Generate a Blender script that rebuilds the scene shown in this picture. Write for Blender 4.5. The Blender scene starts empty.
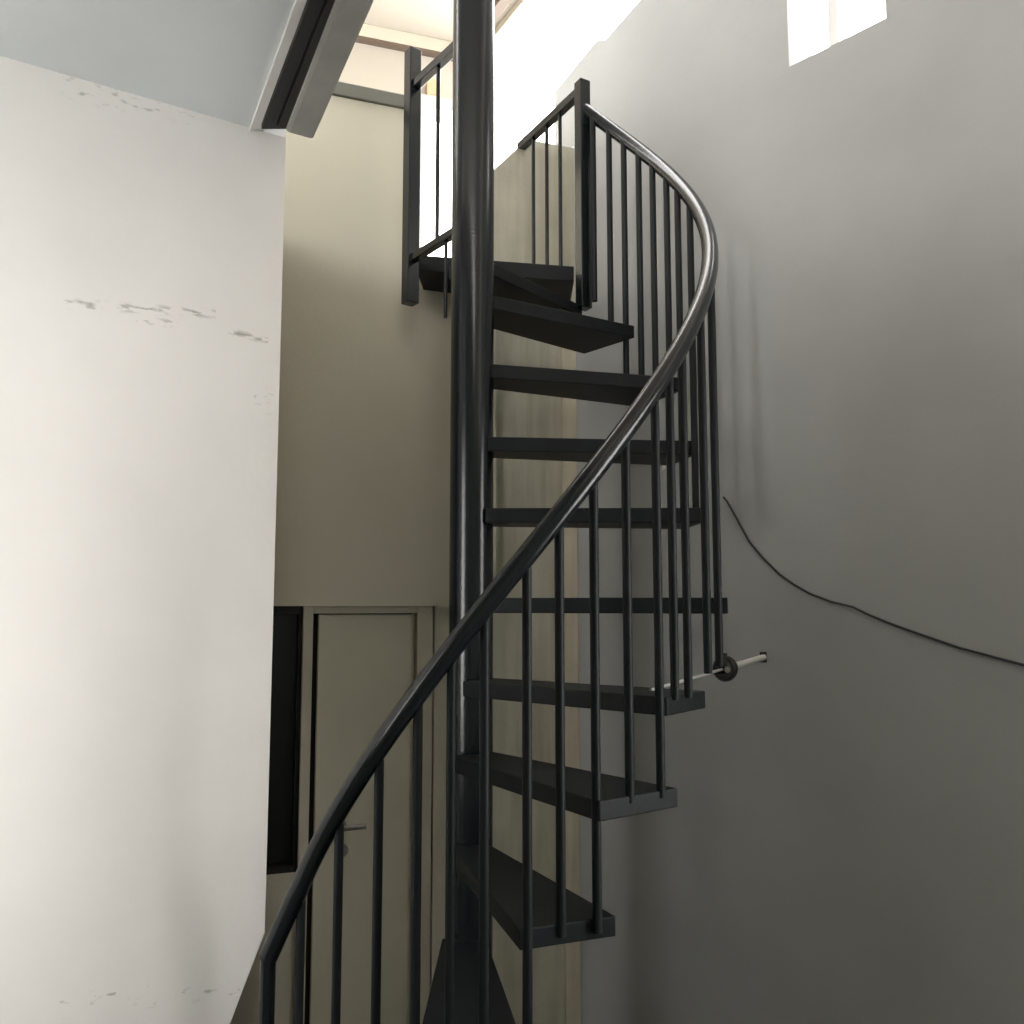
import bpy, bmesh, math, random
from mathutils import Vector, Matrix
random.seed(4)
C = bpy.context.scene.collection
R = math.radians
ROOFY = 3.05
H = 1.83                       # camera height above the lower floor (m)
F, CY, PIT = 850.0, 523.0, R(5.5)
cp, sp = math.cos(PIT), math.sin(PIT)

# ------------------------------------------------------------------ survey helpers (photo measurements -> room metres)
def ray(px, py):
    a = (px-512)/F; b = (CY-py)/F
    return Vector((a, cp-b*sp, sp+b*cp))
def at_z(px, py, z):           # z relative to eye height
    d = ray(px, py); t = z/d.z
    return Vector((d.x*t, d.y*t, z+H))
def at_y(px, py, y):
    d = ray(px, py); t = y/d.y
    return Vector((d.x*t, y, d.z*t+H))
def on_plane(px, py, p0, n):
    d = ray(px, py); o = Vector((0, 0, H)); p0 = Vector((p0[0], p0[1], 0))
    n = Vector((n[0], n[1], 0)); t = (p0-o).dot(n)/d.dot(n)
    return o+d*t

# ------------------------------------------------------------------ materials
def mat(name, col, rough=.6, metal=0., spec=.5, var=0., vscale=4., bump=0., bscale=60., extra=None, coat=0.):
    m = bpy.data.materials.new(name); m.use_nodes = True
    nt = m.node_tree; b = nt.nodes['Principled BSDF']; L = nt.links.new
    b.inputs['Base Color'].default_value = (*col, 1)
    b.inputs['Roughness'].default_value = rough
    b.inputs['Metallic'].default_value = metal
    b.inputs['Specular IOR Level'].default_value = spec
    b.inputs['Coat Weight'].default_value = coat
    tc = nt.nodes.new('ShaderNodeTexCoord')
    src = None
    if var > 0:
        n = nt.nodes.new('ShaderNodeTexNoise'); n.inputs['Scale'].default_value = vscale; n.inputs['Detail'].default_value = 6
        L(tc.outputs['Object'], n.inputs['Vector'])
        r = nt.nodes.new('ShaderNodeValToRGB')
        r.color_ramp.elements[0].position = .3; r.color_ramp.elements[1].position = .7
        r.color_ramp.elements[0].color = (*[c*(1-var) for c in col], 1)
        r.color_ramp.elements[1].color = (*[min(1, c*(1+var*.6)) for c in col], 1)
        L(n.outputs['Fac'], r.inputs['Fac']); src = r.outputs['Color']
    if extra: src = extra(nt, tc, src, col)
    if src: L(src, b.inputs['Base Color'])
    if bump > 0:
        n2 = nt.nodes.new('ShaderNodeTexNoise'); n2.inputs['Scale'].default_value = bscale; n2.inputs['Detail'].default_value = 4
        L(tc.outputs['Object'], n2.inputs['Vector'])
        bp = nt.nodes.new('ShaderNodeBump'); bp.inputs['Strength'].default_value = bump; bp.inputs['Distance'].default_value = .004
        L(n2.outputs['Fac'], bp.inputs['Height']); L(bp.outputs['Normal'], b.inputs['Normal'])
    return m

def node(nt, kind, **kw):
    n = nt.nodes.new(kind)
    for k, v in kw.items(): setattr(n, k, v)
    return n
def math_node(nt, op, a, b=None, c=None, clamp=False):
    n = nt.nodes.new('ShaderNodeMath'); n.operation = op; n.use_clamp = clamp
    for i, v in enumerate((a, b, c)):
        if v is None: continue
        if hasattr(v, 'links') or hasattr(v, 'is_linked'): nt.links.new(v, n.inputs[i])
        else: n.inputs[i].default_value = v
    return n.outputs[0]

def stain_marks(bands, dark):
    """Scuffs and mould spots: broken noise blotches inside bands given as
    (x0, x1, z at x0, z at x1, half height, noise threshold) in wall coordinates."""
    def f(nt, tc, src, col):
        L = nt.links.new
        sx = node(nt, 'ShaderNodeSeparateXYZ'); L(tc.outputs['Object'], sx.inputs[0])
        mp = node(nt, 'ShaderNodeMapping'); mp.inputs['Scale'].default_value = (14, 14, 38)
        L(tc.outputs['Object'], mp.inputs['Vector'])
        nz = node(nt, 'ShaderNodeTexNoise'); nz.inputs['Scale'].default_value = 1.6; nz.inputs['Detail'].default_value = 5
        L(mp.outputs[0], nz.inputs['Vector'])
        total = None
        for (x0, x1, z0, z1, hh, th) in bands:
            zl = math_node(nt, 'MULTIPLY_ADD', math_node(nt, 'SUBTRACT', sx.outputs['X'], x0), (z1-z0)/(x1-x0), z0)
            dist = math_node(nt, 'ABSOLUTE', math_node(nt, 'SUBTRACT', sx.outputs['Z'], zl))
            inb = math_node(nt, 'SUBTRACT', 1.0, math_node(nt, 'DIVIDE', dist, hh), clamp=True)
            inx = math_node(nt, 'MULTIPLY', math_node(nt, 'GREATER_THAN', sx.outputs['X'], x0), math_node(nt, 'LESS_THAN', sx.outputs['X'], x1))
            v = math_node(nt, 'MULTIPLY', math_node(nt, 'SUBTRACT', nz.outputs['Fac'], th), 9.0, clamp=True)
            v = math_node(nt, 'MULTIPLY', math_node(nt, 'MULTIPLY', v, inb), inx)
            total = v if total is None else math_node(nt, 'MAXIMUM', total, v)
        mx = node(nt, 'ShaderNodeMix', data_type='RGBA'); L(total, mx.inputs['Factor'])
        if src: L(src, mx.inputs['A'])
        else: mx.inputs['A'].default_value = (*col, 1)
        mx.inputs['B'].default_value = (*dark, 1)
        return mx.outputs['Result']
    return f

def chips(spots):
    """small pale knocks in the plaster: (x, z, radius) in wall coordinates"""
    def f(nt, tc, src, col):
        L = nt.links.new
        nz = node(nt, 'ShaderNodeTexNoise'); nz.inputs['Scale'].default_value = 45; L(tc.outputs['Object'], nz.inputs['Vector'])
        sx = node(nt, 'ShaderNodeSeparateXYZ'); L(tc.outputs['Object'], sx.inputs[0]); tot = None
        for x, z, r in spots:
            dx = math_node(nt, 'SUBTRACT', sx.outputs['X'], x); dz = math_node(nt, 'SUBTRACT', sx.outputs['Z'], z)
            d = math_node(nt, 'SQRT', math_node(nt, 'ADD', math_node(nt, 'MULTIPLY', dx, dx), math_node(nt, 'MULTIPLY', dz, dz)))
            v = math_node(nt, 'SUBTRACT', math_node(nt, 'MULTIPLY', nz.outputs['Fac'], 2.0), math_node(nt, 'DIVIDE', d, r), clamp=True)
            tot = v if tot is None else math_node(nt, 'MAXIMUM', tot, v)
        mx = node(nt, 'ShaderNodeMix', data_type='RGBA'); L(tot, mx.inputs['Factor'])
        L(src, mx.inputs['A']); mx.inputs['B'].default_value = (.75, .74, .70, 1)
        return mx.outputs['Result']
    return f

def streaks(nt, tc, src, col):
    L = nt.links.new
    mp = node(nt, 'ShaderNodeMapping'); mp.inputs['Scale'].default_value = (16, 16, 1.3)
    L(tc.outputs['Object'], mp.inputs['Vector'])
    nz = node(nt, 'ShaderNodeTexNoise'); nz.inputs['Scale'].default_value = 1.0; nz.inputs['Detail'].default_value = 7
    L(mp.outputs[0], nz.inputs['Vector'])
    r = node(nt, 'ShaderNodeValToRGB')
    r.color_ramp.elements[0].position = .33; r.color_ramp.elements[1].position = .6
    r.color_ramp.elements[0].color = (.62, .58, .50, 1); r.color_ramp.elements[1].color = (1, 1, 1, 1)
    L(nz.outputs['Fac'], r.inputs['Fac'])
    mx = node(nt, 'ShaderNodeMix', data_type='RGBA', blend_type='MULTIPLY'); mx.inputs['Factor'].default_value = .55
    if src: L(src, mx.inputs['A'])
    else: mx.inputs['A'].default_value = (*col, 1)
    L(r.outputs['Color'], mx.inputs['B'])
    return mx.outputs['Result']

# ------------------------------------------------------------------ mesh helpers
def obj(name, bm, m, parent=None, smooth=False, bevel=0., loc=None):
    me = bpy.data.meshes.new(name)
    bmesh.ops.recalc_face_normals(bm, faces=bm.faces)
    if loc is not None: bmesh.ops.translate(bm, verts=bm.verts, vec=-Vector(loc))
    bm.to_mesh(me); bm.free()
    o = bpy.data.objects.new(name, me); C.objects.link(o); me.materials.append(m)
    if loc is not None: o.location = loc
    if parent is not None:
        o.parent = parent
        if loc is not None: o.location = Vector(loc)-parent.location
        else: o.location = -parent.location
    if smooth:
        for p in me.polygons: p.use_smooth = True
        es = me.attributes.new('sharp_edge', 'BOOLEAN', 'EDGE') if 'sharp_edge' not in me.attributes else me.attributes['sharp_edge']
        b2 = bmesh.new(); b2.from_mesh(me)
        for e in b2.edges:
            if len(e.link_faces) == 2 and e.calc_face_angle(0) > R(40): es.data[e.index].value = True
        b2.free()
    if bevel:
        b = o.modifiers.new('bevel', 'BEVEL'); b.width = bevel; b.segments = 2; b.limit_method = 'ANGLE'
    return o
def thing(name, label, cat, loc, group=None):
    o = bpy.data.objects.new(name, None); C.objects.link(o); o.location = loc
    o.empty_display_size = .1
    return tag(o, label, cat, group)
def tag(o, label, cat, group=None):
    o['label'] = label; o['category'] = cat
    if group: o['group'] = group
    return o
def struct(o, label=None, cat=None):
    o['kind'] = 'structure'
    if label: o['label'] = label
    if cat: o['category'] = cat
    return o

def add_prism(bm, pts, z0, z1):
    """plan polygon pts extruded between heights (lists allowed per vertex)"""
    n = len(pts)
    f0 = (lambda i: z0[i]) if isinstance(z0, (list, tuple)) else (lambda i: z0)
    f1 = (lambda i: z1[i]) if isinstance(z1, (list, tuple)) else (lambda i: z1)
    lo = [bm.verts.new((p[0], p[1], f0(i))) for i, p in enumerate(pts)]
    hi = [bm.verts.new((p[0], p[1], f1(i))) for i, p in enumerate(pts)]
    bm.faces.new(lo[::-1]); bm.faces.new(hi)
    for i in range(n):
        j = (i+1) % n; bm.faces.new((lo[i], lo[j], hi[j], hi[i]))
def add_bar(bm, a, b, w, h, up=Vector((0, 0, 1))):
    """rectangular bar from a to b: w across, h along 'up'"""
    a, b = Vector(a), Vector(b); d = (b-a).normalized()
    s = d.cross(up)
    if s.length < 1e-4: s = d.cross(Vector((0, 1, 0)))
    s.normalize(); u = s.cross(d).normalized()
    vs = []
    for p in (a, b):
        for (i, j) in ((-1, -1), (1, -1), (1, 1), (-1, 1)):
            vs.append(bm.verts.new(p+s*(i*w/2)+u*(j*h/2)))
    for f in ((0, 1, 2, 3), (7, 6, 5, 4), (0, 4, 5, 1), (1, 5, 6, 2), (2, 6, 7, 3), (3, 7, 4, 0)):
        bm.faces.new([vs[i] for i in f])
def add_tube(bm, pts, r, n=12, cap=True):
    pts = [Vector(p) for p in pts]; rings = []
    prev = None
    for i, p in enumerate(pts):
        t = ((pts[min(i+1, len(pts)-1)]-pts[max(i-1, 0)])).normalized()
        if prev is None:
            ref = Vector((0, 0, 1)) if abs(t.z) < .9 else Vector((1, 0, 0))
            s = t.cross(ref).normalized()
        else:
            s = (prev-t*prev.dot(t)).normalized()
        prev = s; u = t.cross(s)
        rr = r[i] if isinstance(r, (list, tuple)) else r
        rings.append([bm.verts.new(p+(s*math.cos(2*math.pi*k/n)+u*math.sin(2*math.pi*k/n))*rr) for k in range(n)])
    for a, b in zip(rings, rings[1:]):
        for k in range(n):
            bm.faces.new((a[k], a[(k+1) % n], b[(k+1) % n], b[k]))
    if cap:
        bm.faces.new(rings[0][::-1]); bm.faces.new(rings[-1])
def add_torus(bm, c, axis, R0, r0, n=24, k=8):
    c = Vector(c); axis = Vector(axis).normalized()
    q = axis.to_track_quat('Z', 'Y'); vs = []
    for i in range(n):
        a = 2*math.pi*i/n; row = []
        for j in range(k):
            b = 2*math.pi*j/k
            v = Vector(((R0+r0*math.cos(b))*math.cos(a), (R0+r0*math.cos(b))*math.sin(a), r0*math.sin(b)))
            row.append(bm.verts.new(c+q @ v))
        vs.append(row)
    for i in range(n):
        for j in range(k):
            bm.faces.new((vs[i][j], vs[(i+1) % n][j], vs[(i+1) % n][(j+1) % k], vs[i][(j+1) % k]))
class Wall:
    """vertical wall plane: origin p0 (plan), unit direction d, inside normal n; s along d"""
    def __init__(s, p0, d, flip=1):
        s.p0 = Vector((p0[0], p0[1], 0)); s.d = Vector((d[0], d[1], 0)).normalized()
        s.n = Vector((s.d.y, -s.d.x, 0))*flip
    def pt(s, t, z, off=0.): return s.p0+s.d*t+s.n*off+Vector((0, 0, z))
    def sz(s, px, py):
        q = on_plane(px, py, s.p0, s.n); return ((q-s.p0).dot(s.d), q.z)
    def panel(s, bm, poly, front=0., back=-.12):
        """poly [(t, z)] extruded from depth 'back' to depth 'front' (towards the room)"""
        a = [bm.verts.new(s.pt(t, z, front)) for t, z in poly]
        b = [bm.verts.new(s.pt(t, z, back)) for t, z in poly]
        bm.faces.new(a); bm.faces.new(b[::-1]); n = len(poly)
        for i in range(n):
            j = (i+1) % n; bm.faces.new((a[i], b[i], b[j], a[j]))
    def rect(s, bm, t0, t1, z0, z1, front=0., back=-.12):
        s.panel(bm, [(t0, z0), (t1, z0), (t1, z1), (t0, z1)], front, back)
def wall_obj(name, w, bm, m, parent=None):
    """link with the object's own axes along the wall so materials can use wall coordinates"""
    M = Matrix.Translation(w.p0) @ Matrix(((w.d.x, w.n.x, 0, 0), (w.d.y, w.n.y, 0, 0), (0, 0, 1, 0), (0, 0, 0, 1)))
    if M.determinant() < 0:
        M = Matrix.Translation(w.p0) @ Matrix(((w.d.x, -w.n.x, 0, 0), (w.d.y, -w.n.y, 0, 0), (0, 0, 1, 0), (0, 0, 0, 1)))
    bmesh.ops.transform(bm, matrix=M.inverted(), verts=bm.verts)
    o = obj(name, bm, m)
    o.matrix_world = M
    return o

# ------------------------------------------------------------------ main levels and planes
ZL = 1.236+H                   # landing top
POLE = Vector((-.134, 2.80, 0))
RC = Vector((-.030, 2.698, 0)); RR = .6627     # handrail centre and radius
CORNER_Y = 3.79
back = Wall((.035, 3.70), (1, .354))                       # s grows to the right
cs, _ = back.sz(577.5, 700)
corner = back.pt(cs, 0)
right = Wall(corner, (.615, -.788))                        # s grows towards the camera
EDGE = at_y(275.5, 530, 2.50)
left = Wall(EDGE, (-1, -.61), flip=-1)                     # s grows to the left
if left.n.y > 0: left.n *= -1
if back.n.y > 0: back.n *= -1
if right.n.x > 0: right.n *= -1

def right_sz(px, py): return right.sz(px, py)
# ------------------------------------------------------------------ materials in use
def mark(px0, py0, px1, py1, hh, th):
    (t0, z0), (t1, z1) = left.sz(px1, py1), left.sz(px0, py0)
    return (t0, t1, z0, z1, hh, th)
M_left = mat('white plaster', (.80, .77, .735), .85, var=.05, vscale=2.2, bump=.2, bscale=40,
             extra=stain_marks([mark(60, 303, 216, 314, .018, .50), mark(136, 320, 178, 324, .014, .50), mark(228, 331, 268, 341, .014, .47),
                                mark(254, 390, 277, 410, .045, .56), mark(60, 84, 200, 116, .050, .56), mark(60, 999, 240, 994, .035, .59)], (.36, .34, .30)))
M_beige = mat('beige plaster', (.59, .555, .45), .85, var=.05, vscale=1.6, bump=.25, bscale=50)
M_beige_low = mat('weathered plaster', (.50, .48, .39), .9, var=.10, vscale=5, bump=.4, bscale=50, extra=streaks)
M_right = mat('grey plaster', (.405, .408, .40), .9, var=.06, vscale=2.6, bump=.18, bscale=45,
              extra=chips([(*right_sz(630, 404.5), .016), (*right_sz(664, 467), .018), (*right_sz(659, 455), .007), (*right_sz(725, 655), .01)]))
M_room = mat('dull green room paint', (.22, .23, .20), .8, var=.05)
M_ceil = mat('grey ceiling plaster', (.70, .73, .74), .9, var=.06, vscale=2.5, bump=.2, bscale=40)
M_cream = mat('cream paint', (.36, .325, .275), .8, var=.02, vscale=3)
M_floor = mat('floor tile', (.08, .08, .075), .45, var=.1, vscale=5)
M_steel = mat('black painted steel', (.0085, .0115, .0140), .20, spec=.5, var=.15, vscale=9, bump=.12, bscale=120)
M_tread = mat('worn black tread paint', (.012, .0145, .0165), .5, spec=.2, var=.25, vscale=7, bump=.2, bscale=90)
M_bar = mat('black baluster paint', (.0085, .0110, .0130), .5, spec=.25, var=.15, vscale=9)
M_greysteel = mat('grey painted steel', (.15, .15, .125), .5, var=.08, vscale=6)
M_beam = mat('grey beam paint', (.36, .35, .32), .7, var=.15, vscale=7, bump=.2)
M_door = mat('beige door laminate', (.56, .53, .41), .55, var=.06, vscale=3)
M_frame = mat('door frame paint', (.52, .48, .38), .6, var=.05)
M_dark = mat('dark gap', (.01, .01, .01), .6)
M_chrome = mat('dull chrome', (.30, .29, .27), .35, metal=1.)
M_darkglass = mat('dark glass', (.012, .013, .014), .25, spec=.4, var=.1, vscale=3)
M_white = mat('white painted rod', (.86, .85, .81), .4)
M_rod = mat('grey rod', (.50, .50, .48), .45)
M_cable = mat('black cable', (.030, .030, .028), .6)
M_wood = mat('orange wood', (.42, .29, .17), .5, var=.1)
M_mould = mat('cream moulding', (.46, .41, .33), .6)
M_brown = mat('brown trim', (.10, .07, .05), .6)
M_glassframe = mat('white window frame', (.75, .74, .73), .5)

# ------------------------------------------------------------------ setting: floor
bm = bmesh.new(); add_prism(bm, [(-4.5, -3.2), (6, -3.2), (6, 5), (-4.5, 5)], -.1, 0)
struct(obj('floor', bm, M_floor))

# left wall (its lower corner by the stair is cut on a slant, shaping a shaded patch)
ZC = on_plane(262, 131, left.p0, left.n).z                 # underside of the slab
bm = bmesh.new()
_, zcut = left.sz(266, 932)
left.panel(bm, [(0, zcut), (0, ZC), (3.2, ZC), (3.2, 0), (.36, 0)], 0, -.10)
struct(wall_obj('wall_left', left, bm, M_left))

# back wall with door and dark side window
CAP = back.sz(370, 103)[1]
def sx(px, py=700): return back.sz(px, py)[0]
d0, d1 = sx(304), sx(434)
ztop = back.sz(370, 606)[1]
w0, w1 = -2.6, sx(302.5)
zs = back.sz(285, 873)[1]
sp0, sp1 = sx(417, 180), sx(493, 180)
bm = bmesh.new()
back.rect(bm, w0, w1, 0, zs)                               # under the dark window
back.rect(bm, w0, sx(240), zs, ztop)
back.rect(bm, d1, sp1, 0, ztop)
back.rect(bm, w0, sp0, ztop, CAP-.03, front=.05)           # upper part stands proud over the door head
back.rect(bm, sp0, sp1, ztop, 1.385+H, front=.05)
wall_obj_b = wall_obj('wall_back', back, bm, M_beige); struct(wall_obj_b)
bm = bmesh.new()
zr0 = back.sz(491, 170)[1]; sr, zr1 = back.sz(527, 139)
back.panel(bm, [(sp1, 0), (cs, 0), (cs, zr1), (sr, zr1), (sp1, zr0)])  # top corner cut diagonally so bright sky stands in for sunlit plaster
struct(wall_obj('wall_back_right', back, bm, M_beige_low))
bm = bmesh.new(); back.rect(bm, sx(563), cs, 0, ZL+.05, front=.012, back=0)
struct(wall_obj('trim_1', back, bm, mat('pale plaster strip', (.58, .53, .42), .9, var=.08, vscale=6, extra=streaks)))

# door_1: frame, leaf, lever, lock
do = bpy.data.objects.new('door_1', None); C.objects.link(do); do.location = back.pt((d0+d1)/2, 0); struct(do)
bm = bmesh.new()
jl1, leaf0, leaf1 = sx(311), sx(317.5), sx(414.5)
back.rect(bm, d0-.012, jl1, 0, ztop, .02, -.10); back.rect(bm, leaf1+.004, d1-.012, 0, ztop, .02, -.10)
back.rect(bm, jl1, leaf1+.004, ztop-.03, ztop, .02, -.10)
obj('door_frame', bm, M_frame, do, bevel=.003)
bm = bmesh.new(); back.rect(bm, leaf0, leaf1, .01, ztop-.034, -.012, -.05); obj('door_leaf', bm, M_door, do, bevel=.002)
bm = bmesh.new(); back.rect(bm, d0-.03, d1+.02, 0, ztop, -.085, -.12)
obj('door_rebate', bm, M_dark, do)
hs, hz = back.sz(340, 826)
bm = bmesh.new()
add_tube(bm, [back.pt(hs, hz, -.012), back.pt(hs, hz, -.004)], .026, 20)
add_tube(bm, [back.pt(hs, hz, -.01), back.pt(hs, hz, .035), back.pt(hs+.012, hz, .045), back.pt(hs+.095, hz+.002, .045)], .010, 10)
obj('door_handle', bm, M_chrome, do, smooth=True)
ks, kz = back.sz(342, 851)
bm = bmesh.new()
add_tube(bm, [back.pt(ks, kz, -.012), back.pt(ks, kz, -.003)], .026, 20); add_tube(bm, [back.pt(ks, kz, -.004), back.pt(ks, kz, .006)], .011, 14)
obj('lock_cylinder', bm, M_chrome, do, smooth=True)

# window_1: dark glazed side window left of the door
wo = bpy.data.objects.new('window_1', None); C.objects.link(wo); wo.location = back.pt(sx(280), zs); struct(wo)
bm = bmesh.new(); ws0, ws1 = sx(240), w1
for (a, b, c, d) in ((ws0, ws0+.03, zs, ztop), (ws1-.022, ws1, zs, ztop), (ws0+.03, ws1-.022, ztop-.03, ztop), (ws0+.03, ws1-.022, zs, zs+.025)):
    back.rect(bm, a, b, c, d, 0, -.08)
obj('window_frame', bm, M_dark, wo)
bm = bmesh.new(); back.rect(bm, ws0+.03, ws1-.022, zs+.025, ztop-.03, -.05, -.06)
obj('pane', bm, M_darkglass, wo)
# the dark passage closes behind the window
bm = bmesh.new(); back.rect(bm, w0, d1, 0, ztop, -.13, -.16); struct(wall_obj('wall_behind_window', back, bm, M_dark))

# steel capping bar on the back wall, left of the landing
bm = bmesh.new()
e0, e1 = sx(318, 95), sx(404, 100)
add_bar(bm, back.pt(-1.9, CAP, .03), back.pt(e1, CAP, .03), .07, .06)
struct(obj('trim_2', bm, M_greysteel, bevel=.004, loc=back.pt(e0, CAP, .03)), 'grey steel capping bar along the top of the beige wall, left of the landing post')

# right wall with the high window
RTOP = right.sz(640, 0)[1]; RTOP0 = right.sz(563, 86)[1]
a0, z0 = right.sz(789, 67); a1, z1 = right.sz(886, 18)
a1b = max(a1, a0+.3); zsill = (z0+z1)/2
STEP = right.sz(600, 40)[0]
bm = bmesh.new()
LR = 7.4; WTOP = RTOP+.0
zw1 = zsill+.42
right.panel(bm, [(0, 0), (a0, 0), (a0, WTOP+.55), (right.sz(640, 0)[0]+.25, WTOP+.55), (right.sz(640, 0)[0]+.0, RTOP), (right.sz(605, 40)[0], right.sz(605, 40)[1]), (right.sz(597, 40)[0], right.sz(597, 40)[1]), (-.13, RTOP0-.0), (-.13, zr1+.01), (0, zr1+.01)], 0, -.15)
right.panel(bm, [(a0, 0), (a1, 0), (a1, z1), (a0, z0)], 0, -.15)
right.rect(bm, a0, a1, zw1, WTOP+.55, 0, -.15)
B0, B1, BZ0, BZ1 = 2.4, 4.2, .8, 2.85                      # unseen side window added to light the back and left walls
right.rect(bm, a1, B0, 0, WTOP+.55, 0, -.15); right.rect(bm, B0, B1, 0, BZ0, 0, -.15)
right.rect(bm, B0, B1, BZ1, WTOP+.55, 0, -.15); right.rect(bm, B1, LR, 0, WTOP+.55, 0, -.15)
struct(wall_obj('wall_right', right, bm, M_right))
w2 = bpy.data.objects.new('window_2', None); C.objects.link(w2); w2.location = right.pt((a0+a1)/2, zsill); struct(w2)
bm = bmesh.new()
mu = right.sz(826, 45)[0]
right.panel(bm, [(mu-.018, zsill-.02), (mu+.018, zsill-.02), (mu+.018, zw1), (mu-.018, zw1)], -.05, -.10)
obj('mullion', bm, M_glassframe, w2)
w5 = bpy.data.objects.new('window_added_5', None); C.objects.link(w5); w5.location = right.pt(B0, BZ0); struct(w5)
bm = bmesh.new()
for t in (B0, (B0+B1)/2-.025, B1-.05): right.rect(bm, t, t+.05, BZ0, BZ1, -.06, -.11)
for z in (BZ0, BZ1-.05): right.rect(bm, B0+.05, B1-.05, z, z+.05, -.06, -.11)
obj('window_frame', bm, M_glassframe, w5)

# slab / ceiling over the lower room, left of the stairwell
bl0 = at_z(292, 131, 0); 
zb = ZC-.05-H                                               # beam underside relative to eye
beam_r0, beam_r1 = at_z(313.5, 141, zb), at_z(376, 0, zb)
beam_l0, beam_l1 = at_z(285, 133, zb), at_z(342, 0, zb)
bd = (beam_r1-beam_r0); bd.z = 0; bd.normalize()
bn = Vector((-bd.y, bd.x, 0));  bn = bn if bn.x > 0 else -bn   # pointing right
zc = ZC-H
sl0, sl1 = at_z(260, 129, zc), at_z(308, 0, zc)             # right edge of the white ceiling
sd = (sl1-sl0).normalized()
slfar = EDGE+Vector((-.615, .788, 0))*1.4
edge_far = EDGE.copy(); 
bm = bmesh.new()
pts = [sl0+Vector((0, .03, 0)), sl1+sd*3.2, Vector((-4.4, -3.1, 0)), Vector((-4.4, 4.2, 0)), Vector((-2.1, 3.2, 0)), Vector((-1.25, 3.05, 0)), EDGE+Vector((-.03, .10, 0))]
add_prism(bm, [(p.x, p.y) for p in pts], ZC, ZC+.14)
struct(obj('ceiling', bm, M_ceil))
# steel beam with dark channels along the edge of the opening
bt = thing('ceiling_beam', 'grey beam with black channels along the ceiling edge, upper left of the pole', 'beam', ((beam_l0+beam_r0)/2))
bm = bmesh.new()
far = bd*4.0
q = [beam_l0, beam_r0, beam_r0+far, beam_l0+bn*0+far]
add_prism(bm, [(p.x, p.y) for p in (beam_l0, beam_r0, beam_r1+bd*2.5, beam_l1+bd*2.5)], ZC-.05, ZC+.18)
obj('beam_box', bm, M_beam, bt, bevel=.012)
def strip(px0, px1, qx0, qx1, z, th, name):
    r0 = at_z(px0, 129, z-H); r1 = at_z(px1, 0, z-H); s0 = at_z(qx0, 129, z-H); s1 = at_z(qx1, 0, z-H)
    b = bmesh.new(); add_prism(b, [(p.x, p.y) for p in (r0, s0, s1+(s1-s0)*1.5, r1+(r1-r0)*1.5)], z, z+th)
    return obj(name, b, M_dark, bt)
strip(261.5, 309.5, 274.5, 325, ZC-.030, .06, 'channel')
strip(277, 328, 287, 344, ZC-.040, .06, 'channel')
strip(262, 310, 286, 343, ZC+.035, .06, 'channel_web')
r0, r1, q0, q1 = at_z(249.5, 131, zc-.012), at_z(297, 0, zc-.012), at_z(260, 128, zc-.012), at_z(308, 0, zc-.012)
bm = bmesh.new(); add_prism(bm, [(p.x, p.y) for p in (r0, q0, q1+(q1-q0)*1.5, r1+(r1-r0)*1.5)], ZC-.012, ZC+.001)
struct(obj('trim_7', bm, mat('white edge bead', (.80, .79, .76), .8)))

# ------------------------------------------------------------------ upper room: far wall, its window, ceiling
ZU = 3.64+H
fa, fb = at_z(361, 29, ZU-H), at_z(452, 47.5, ZU-H)
far_w = Wall((fa.x, fa.y), ((fb-fa).x, (fb-fa).y))
if far_w.n.y > 0: far_w.n *= -1
fs0 = -2.5; fs1 = far_w.sz(484, 80)[0]
fw0 = far_w.sz(421, 160)[0]; fwz1 = far_w.sz(440, 112)[1]; fwz0 = ZL+.1
bm = bmesh.new()
far_w.rect(bm, fs0, fw0, 1.6, ZU); far_w.rect(bm, fw0, fs1+.0, fwz1, ZU); far_w.rect(bm, fw0, fs1, 1.6, fwz0)
struct(wall_obj('wall_far', far_w, bm, M_cream))
w3 = bpy.data.objects.new('window_3', None); C.objects.link(w3); w3.location = far_w.pt(fw0, fwz0); struct(w3)
bm = bmesh.new(); far_w.rect(bm, fw0-.05, fs1, fwz1-.01, fwz1+.07, .05, 0); far_w.rect(bm, fw0-.05, fw0, fwz0, fwz1, .05, 0)
obj('window_frame', bm, mat('grey window frame', (.38, .36, .33), .6), w3)
bm = bmesh.new(); far_w.rect(bm, fw0+.03, fw0+.12, fwz1+.075, far_w.sz(432, 82)[1], .03, 0)
obj('transom_panel', bm, M_wood, w3)
bm = bmesh.new()
ce0, ce1 = at_z(484, 47, ZU-H), at_z(522, 0, ZU-H)
cd = (ce1-ce0).normalized()
pc = [far_w.pt(fs0, 0, -.1), far_w.pt(fs1, 0, -.1), ce0, ce0+cd*1.9, Vector((-4.4, 3.3, 0))]
add_prism(bm, [(p.x, p.y) for p in pc], ZU, ZU+.12)
struct(obj('ceiling_upper', bm, M_cream))
bm = bmesh.new()
far_w.rect(bm, fs0, fs1, ZU-.085, ZU-.002, .06, 0)
struct(wall_obj('trim_3', far_w, bm, M_mould))
bm = bmesh.new(); far_w.rect(bm, fs0, fs1, ZU-.097, ZU-.085, .056, 0)
struct(wall_obj('trim_4', far_w, bm, M_brown))
bm = bmesh.new(); add_bar(bm, ce0+Vector((0, 0, -.03)), ce0+cd*1.9+Vector((0, 0, -.03)), .05, .05)
sidev = Vector((-cd.y, cd.x, 0)); sidev = sidev if sidev.x < 0 else -sidev
struct(obj('trim_5', bm, M_mould))
bm = bmesh.new(); add_bar(bm, ce0+sidev*.11+Vector((0, 0, -.02)), ce0+cd*1.9+sidev*.11+Vector((0, 0, -.02)), .06, .04)
struct(obj('trim_6', bm, M_brown))

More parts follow.
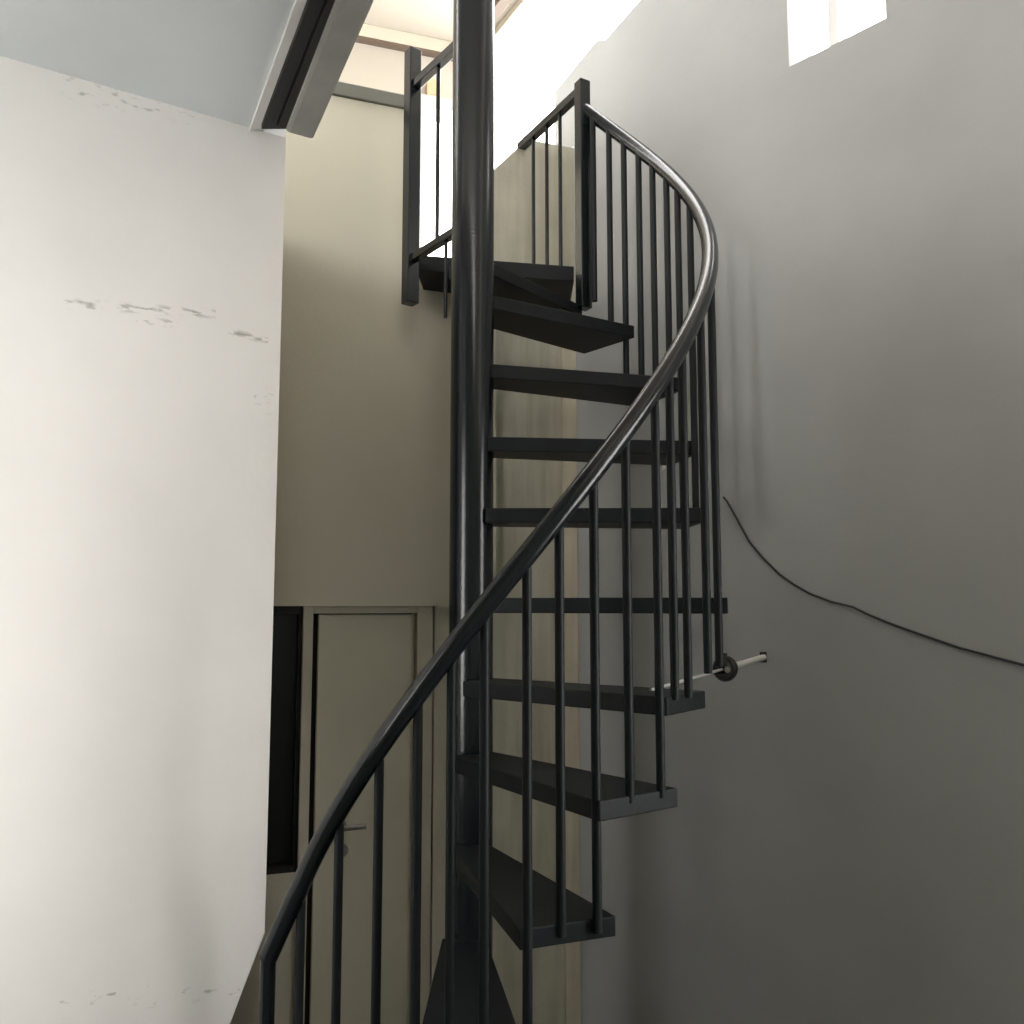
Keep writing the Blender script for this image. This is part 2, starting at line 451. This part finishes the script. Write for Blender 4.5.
# ------------------------------------------------------------------ rest of the shell (behind and beside the camera)
fw = Wall((-3.6, .55), (1, 0), flip=-1)                      # short unseen wall, with a deep window added to light the white wall
bm = bmesh.new()
FWL = 2.6
WX0, WX1, WZ0, WZ1 = .6, 2.12, .90, 2.90
for r_ in ((0, WX0, 0, ZC+.1), (WX1, FWL, 0, ZC+.1), (WX0, WX1, 0, WZ0), (WX0, WX1, WZ1, ZC+.1)): fw.rect(bm, *r_, 0, -.40)
fr_ = Wall((-1.12, 1.32), (0, -1)); fr_.rect(bm, 0, 2.97, 0, ZC+.1)      # unseen return, added forward stub keeps window light off the grey wall
fb_ = Wall((-1.0, -1.6), (1, 0), flip=-1); fb_.rect(bm, -.1, 7, 0, ZC+.1)
struct(wall_obj('wall_front', fw, bm, M_room))
w4 = bpy.data.objects.new('window_added_4', None); C.objects.link(w4); w4.location = fw.pt(WX0, WZ0); struct(w4)
bm = bmesh.new()
for t in (WX0, (WX0+WX1)/2-.025, WX1-.05): fw.rect(bm, t, t+.05, WZ0, WZ1, -.30, -.35)
fw.rect(bm, WX0+.05, WX1-.05, WZ0, WZ0+.05, -.30, -.35); fw.rect(bm, WX0+.05, WX1-.05, WZ1-.05, WZ1, -.30, -.35)
obj('window_frame', bm, M_glassframe, w4)
# side wall of the lower room, and the upper storey's front and side walls with unseen window bands cut for light
bm = bmesh.new(); sw = Wall((-3.5, 1.1), (0, -1)); sw.rect(bm, 0, .6, 0, ZC+.1, .06, -.06); struct(wall_obj('wall_side', sw, bm, M_room))
uf = Wall((-4.4, -2.6), (1, 0), flip=-1)
bm = bmesh.new()
UB0, UB1 = ZC+.9, ZU-.25
uf.rect(bm, 0, 10, ZC, UB0); uf.rect(bm, 0, 10, UB1, ZU+.12); uf.rect(bm, 0, 1.0, UB0, UB1); uf.rect(bm, 5.6, 10, UB0, UB1)
struct(wall_obj('wall_upper_front', uf, bm, M_cream))
us = Wall((-4.4, 3.4), (0, -1)); bm = bmesh.new(); us.rect(bm, 0, 6.0, ZC, ZC+1.0, .0, -.12); us.rect(bm, 0, 6.0, ZU-.2, ZU+.12, .0, -.12); us.rect(bm, 0, 1.6, ZC+1.0, ZU-.2, .0, -.12); us.rect(bm, 5.0, 6.0, ZC+1.0, ZU-.2, .0, -.12); struct(wall_obj('wall_upper_side', us, bm, M_cream))  # side window band added to brighten the upper grey wall
bm = bmesh.new(); add_prism(bm, [(-4.5, -2.8), (6, -2.8), (6, ROOFY), (-4.5, ROOFY)], ZU+.01, ZU+.13); struct(obj('ceiling_added', bm, M_cream))  # unseen roof added to cut overhead light down the stairwell
bm = bmesh.new()
p, q = (-2.45, 2.75), (-3.45, .9); w = Wall(p, (q[0]-p[0], q[1]-p[1])); w.rect(bm, -.2, 2.2, 0, ZU, .06, -.06)
struct(obj('wall_passage', bm, M_room))

# ------------------------------------------------------------------ SPIRAL STAIRCASE
st = thing('spiral_staircase', 'black steel spiral staircase winding around a thick round centre pole', 'staircase', (POLE.x, POLE.y, 0))
bm = bmesh.new()
add_tube(bm, [POLE, POLE+Vector((0, 0, 3.66+H))], .0725, 48)
obj('centre_pole', bm, M_steel, st, smooth=True)
bm = bmesh.new(); add_tube(bm, [POLE, POLE+Vector((0, 0, .012))], .13, 32); obj('base_plate', bm, M_steel, st, smooth=True)

def rail_dist(a):               # distance from the pole to the handrail circle in direction a
    v = RC-POLE; d = Vector((math.cos(a), math.sin(a), 0)); b = v.dot(d)
    return b+math.sqrt(RR**2-(v.length_squared-b*b))
TH = .048
# heading, height of the top (eye-relative), length, half widths: outer, inner front, inner back
steps = [(-122, -1.57, .70, .130, .08, .06), (-104.5, -1.305, .70, .130, .08, .06), (-87.0, -1.03, .72, .128, .085, .05), (-69.5, -.745, .765, .124, .085, .035),
         (-55.0, -.467, .785, .132, .105, .045), (-38.8, -.238, .775, .110, .09, .06), (-9.2, .022, .808, .134, .075, .075), (3.5, .312, .750, .125, .072, .078),
         (10.5, .550, .745, .118, .06, .075), (21.5, .800, .735, .139, .052, .085), (39.5, 1.047, .660, .135, .045, .12), (60.0, 1.19, .640, .110, .02, .13)]
def tread_bm(deg, z, L, wo, wf, wb):
    bm = bmesh.new(); a = R(deg); d = Vector((math.cos(a), math.sin(a), 0)); n = Vector((-d.y, d.x, 0))
    p = [POLE+d*.045-n*wf, POLE+d*L-n*wo, POLE+d*L+n*wo, POLE+d*.045+n*wb]
    add_prism(bm, [(q.x, q.y) for q in p], z+H-TH, z+H)
    return bm
for deg, z, L, wo, wf, wb in steps:
    obj('tread', tread_bm(deg, z, L, wo, wf, wb), M_tread, st, bevel=.004, loc=POLE+Vector((0, 0, z+H)))

# handrail helix: z = zh + k a + k2 a^2 (eye-relative), circle RR about RC
def rail_z(a): return 1.2592+.7323*a-.0288*a*a
def rail_pt(a, dz=0): return Vector((RC.x+RR*math.cos(a), RC.y+RR*math.sin(a), rail_z(a)+H+dz))
A0, A1 = R(-141.5), R(60.5)
pts = [rail_pt(A0+(A1-A0)*i/110) for i in range(111)]
pe = at_y(268.5, 957, 2.355); pts = [pe.lerp(pts[0], k/6) for k in range(6)]+pts      # straight last stretch at the foot
bm = bmesh.new()
add_tube(bm, pts, .0255, 16)
obj('handrail', bm, M_steel, st, smooth=True, loc=pts[55])
bm = bmesh.new(); p0 = pts[0]
add_tube(bm, [Vector((p0.x, p0.y, 0)), p0+Vector((0, 0, .012))], .020, 14)
obj('start_post', bm, M_steel, st, smooth=True)

def ang_at(px, py, near, off=.012):
    """angle on the handrail circle seen at photo column px (row py)"""
    best = None
    for i in range(-1550, 640):
        a = R(i/10)
        x, y = RC.x+(RR-off)*math.cos(a), RC.y+(RR-off)*math.sin(a)
        d0 = ray(px, py); t = y/d0.y
        e = abs(d0.x*t-x)
        # near branch = nearer to the camera than the tangent point
        if (a < R(-8)) != near: continue
        if best is None or e < best[0]: best = (e, a)
    return best[1]
def z_at(px, py, a): return at_y(px, py, RC.y+RR*math.sin(a)).z
bars = [  # column, row, near side, foot height (eye-relative)
    (300, 960, True, -1.60), (338, 900, True, -1.57), (378, 850, True, -1.57), (417, 800, True, -1.305), (451, 800, True, -1.305),
    (484, 820, True, -1.06), (527, 800, True, -1.04), (560.5, 800, True, -.772), (596, 760, True, -.772), (629, 720, True, -.482),
    (659.5, 700, True, -.482), (674, 640, True, -.245), (687.5, 640, True, -.245), (707.5, 640, True, -.185), (718, 600, True, -.17),
    (694.5, 440, False, .318), (682, 440, False, .318), (669, 330, False, .560), (655, 330, False, .819), (641, 330, False, .819),
    (626, 330, False, .819), (610.5, 280, False, 1.047), (594, 250, False, 1.19)]
for px, py, near, zf in bars:
    off = {707.5: 0., 718: -.010, 560.5: .026, 596: .022, 629: .026, 659.5: .024, 674: .028, 687.5: .028}.get(px, .012)
    a = ang_at(px, py, near, off); top = rail_pt(a); top.x -= off*math.cos(a); top.y -= off*math.sin(a)
    bm = bmesh.new(); add_tube(bm, [Vector((top.x, top.y, zf+H-.002)), top], .0118, 12)
    obj('baluster', bm, M_bar, st, smooth=True, loc=Vector((top.x, top.y, zf+H)))

# landing plate (last step): from the newel post round behind the pole to the back wall
GZ = ray(583, 84)
post_a = R(61.5)
PR = Vector((RC.x+RR*math.cos(post_a), RC.y+RR*math.sin(post_a), 0))
q = at_y(583.5, 250, PR.y); PR = Vector((q.x, q.y, 0))
zg = at_y(583, 90, PR.y).z                                   # guard rail height
GR1 = at_z(521, 147, zg-H)
GL0 = at_z(418.5, 86, zg-H); 
PL = at_y(411.5, 180, GL0.y+.01)
GL1 = POLE+Vector((.02, .085, 0))
bm = bmesh.new()
gdir = Vector((GR1.x-PR.x, GR1.y-PR.y, 0)).normalized()
ZP = 1.395+H                                                 # plate along the sill of the opening
wallr = back.pt(cs-.05, 0, .055); walll = back.pt(sp0+.02, 0, .055)
ply = PL.y+.02
land = [Vector((PL.x+.02, ply, 0)), Vector((PR.x-.03, 3.40, 0)), wallr, walll]
add_prism(bm, [(p.x, p.y) for p in land], ZP-.065, ZP)
obj('landing_plate', bm, M_tread, st, bevel=.003)

# right landing guard: post, top rail, bars
gr = thing('landing_guardrail', 'black guardrail on the right of the landing, ending in a square post', 'railing', (PR.x, PR.y, ZL))
bm = bmesh.new(); zt = at_y(583, 82, PR.y).z; zbp = at_y(583, 309, PR.y).z
add_bar(bm, Vector((PR.x, PR.y, zbp)), Vector((PR.x, PR.y, zt)), .048, .048, up=gdir)
obj('post', bm, M_steel, gr, bevel=.003)
bm = bmesh.new(); g1 = Vector((GR1.x, GR1.y, zg))
add_bar(bm, Vector((PR.x, PR.y, zg)), g1+gdir*.01, .035, .035); obj('top_rail', bm, M_steel, gr, bevel=.003)
for px in (533.5, 547, 560.5):
    # bar where the sight line crosses the guard's plane
    n = Vector((gdir.y, -gdir.x, 0)); p = on_plane(px, 220, PR, n)
    bm = bmesh.new(); add_tube(bm, [Vector((p.x, p.y, ZP-.002)), Vector((p.x, p.y, zg))], .0085, 10)
    obj('baluster', bm, M_steel, gr, smooth=True)

# left landing guard
gl = thing('landing_guardrail', 'black guardrail on the left of the landing, behind the thick centre pole', 'railing', (PL.x, PL.y, ZL))
gdl = Vector((GL1.x-PL.x, GL1.y-PL.y, 0)).normalized()
bm = bmesh.new(); zt2 = at_y(411, 51, PL.y).z; zb2 = at_y(411, 304, PL.y).z
add_bar(bm, Vector((PL.x, PL.y, zb2)), Vector((PL.x, PL.y, zt2)), .052, .052, up=gdl)
obj('post', bm, M_steel, gl, bevel=.003)
bm = bmesh.new(); add_bar(bm, Vector((PL.x, PL.y, zg)), Vector((GL1.x, GL1.y, zg)), .032, .035); obj('top_rail', bm, M_steel, gl, bevel=.003)
bm = bmesh.new(); zr = at_y(420, 260, PL.y).z
add_bar(bm, Vector((PL.x, PL.y, zr)), Vector((GL1.x, GL1.y, zr)), .03, .03); obj('bottom_rail', bm, M_steel, gl, bevel=.003)
for px in (437.5,):
    n = Vector((gdl.y, -gdl.x, 0)); p = on_plane(px, 180, PL, n)
    bm = bmesh.new(); add_tube(bm, [Vector((p.x, p.y, zr)), Vector((p.x, p.y, zg))], .0085, 10)
    obj('baluster', bm, M_steel, gl, smooth=True)

n = Vector((gdl.y, -gdl.x, 0)); p = on_plane(446, 240, PL, n)
bm = bmesh.new(); add_tube(bm, [Vector((p.x, p.y, at_y(446, 318, p.y).z)), Vector((p.x, p.y, zr))], .007, 10)
obj('strut', bm, M_steel, gl, smooth=True)

# ------------------------------------------------------------------ brace rod from the third visible step to the wall
wp_ = on_plane(765, 657, right.p0, right.n)
tp = at_z(651, 690, -.236)
br = thing('wall_brace', 'thin pale brace rod tying the staircase to the grey wall, with a dark knotted clamp', 'brace', tp)
def lerp(t): return tp.lerp(wp_, t)
def tcol(px):
    best = min(range(0, 1001), key=lambda i: abs((lambda v: 512+F*v.x/(v.y*cp+(v.z-H)*sp)-px)(lerp(i/1000)))); return best/1000
tk = tcol(725)
bm = bmesh.new(); add_tube(bm, [tp, lerp(tk)], .0048, 10); obj('rod', bm, M_rod, br, smooth=True)
bm = bmesh.new(); add_tube(bm, [lerp(tk), lerp(.985)], .011, 12); obj('sleeve', bm, M_white, br, smooth=True)['label'] = 'white sleeve of the rod next to the wall'
bm = bmesh.new(); ax = (wp_-tp).normalized(); kc = lerp(tk)
for (da, rr0, tt) in ((-.018, .022, .010), (0, .030, .012), (.018, .024, .010)):
    add_torus(bm, kc+ax*da, ax+Vector((.2*random.uniform(-1, 1), .2, .3*random.uniform(-1, 1))), rr0, tt)
add_tube(bm, [kc+Vector((0, .0, -.034)), kc+Vector((0, 0, .05))], .009, 8)
obj('clamp', bm, mat('dark wire clamp', (.05, .05, .045), .35, metal=.5), br, smooth=True)
bm = bmesh.new(); add_tube(bm, [kc+Vector((-.004, -.046, 0)), kc+Vector((-.004, -.030, 0))], .010, 12); obj('highlight_bolt', bm, M_chrome, br, smooth=True)  # chrome stub added as the clamp's highlight
bm = bmesh.new(); add_bar(bm, wp_-right.n*.0, wp_+right.n*.020, .014, .036); obj('wall_flange', bm, M_dark, br)

# ------------------------------------------------------------------ cable on the right wall
cab = [(723.5, 497), (727.5, 502), (738, 521), (749, 541.5), (763, 558), (779, 574), (793, 584), (809.5, 593.5), (831, 601.7), (853, 607), (867, 614), (886, 622), (913.5, 632), (960, 648), (1035, 668), (1130, 690), (1250, 712), (1420, 735)]
cpts = [on_plane(x, y, right.p0+right.n*.006, right.n) for x, y in cab]
bm = bmesh.new(); add_tube(bm, cpts, .0037, 8)
tag(obj('cable', bm, M_cable, smooth=True, loc=cpts[0]), 'thin black cable sagging across the grey wall right of the staircase', 'cable')

# ------------------------------------------------------------------ light: overcast sky, camera
W = bpy.data.worlds.new('sky'); bpy.context.scene.world = W; W.use_nodes = True
bg = W.node_tree.nodes['Background']; bg.inputs['Color'].default_value = (1.0, .985, .96, 1); bg.inputs['Strength'].default_value = 8.6

cam = bpy.data.cameras.new('camera'); co = bpy.data.objects.new('camera', cam); C.objects.link(co)
co.location = (0, 0, H); co.rotation_euler = (math.pi/2+PIT, 0, 0)
cam.sensor_width = 36; cam.sensor_fit = 'HORIZONTAL'; cam.lens = 36*F/1024; cam.shift_y = (CY-512)/1024; cam.clip_start = .05
S = bpy.context.scene; S.camera = co
S.view_settings.view_transform = 'Standard'; S.view_settings.look = 'None'; S.view_settings.gamma = 1
S.view_settings.exposure = 0.3
try: S.view_settings.use_curve_mapping = False
except Exception: pass
S.cycles.max_bounces = 10; S.cycles.diffuse_bounces = 8
S.cycles.use_denoising = True
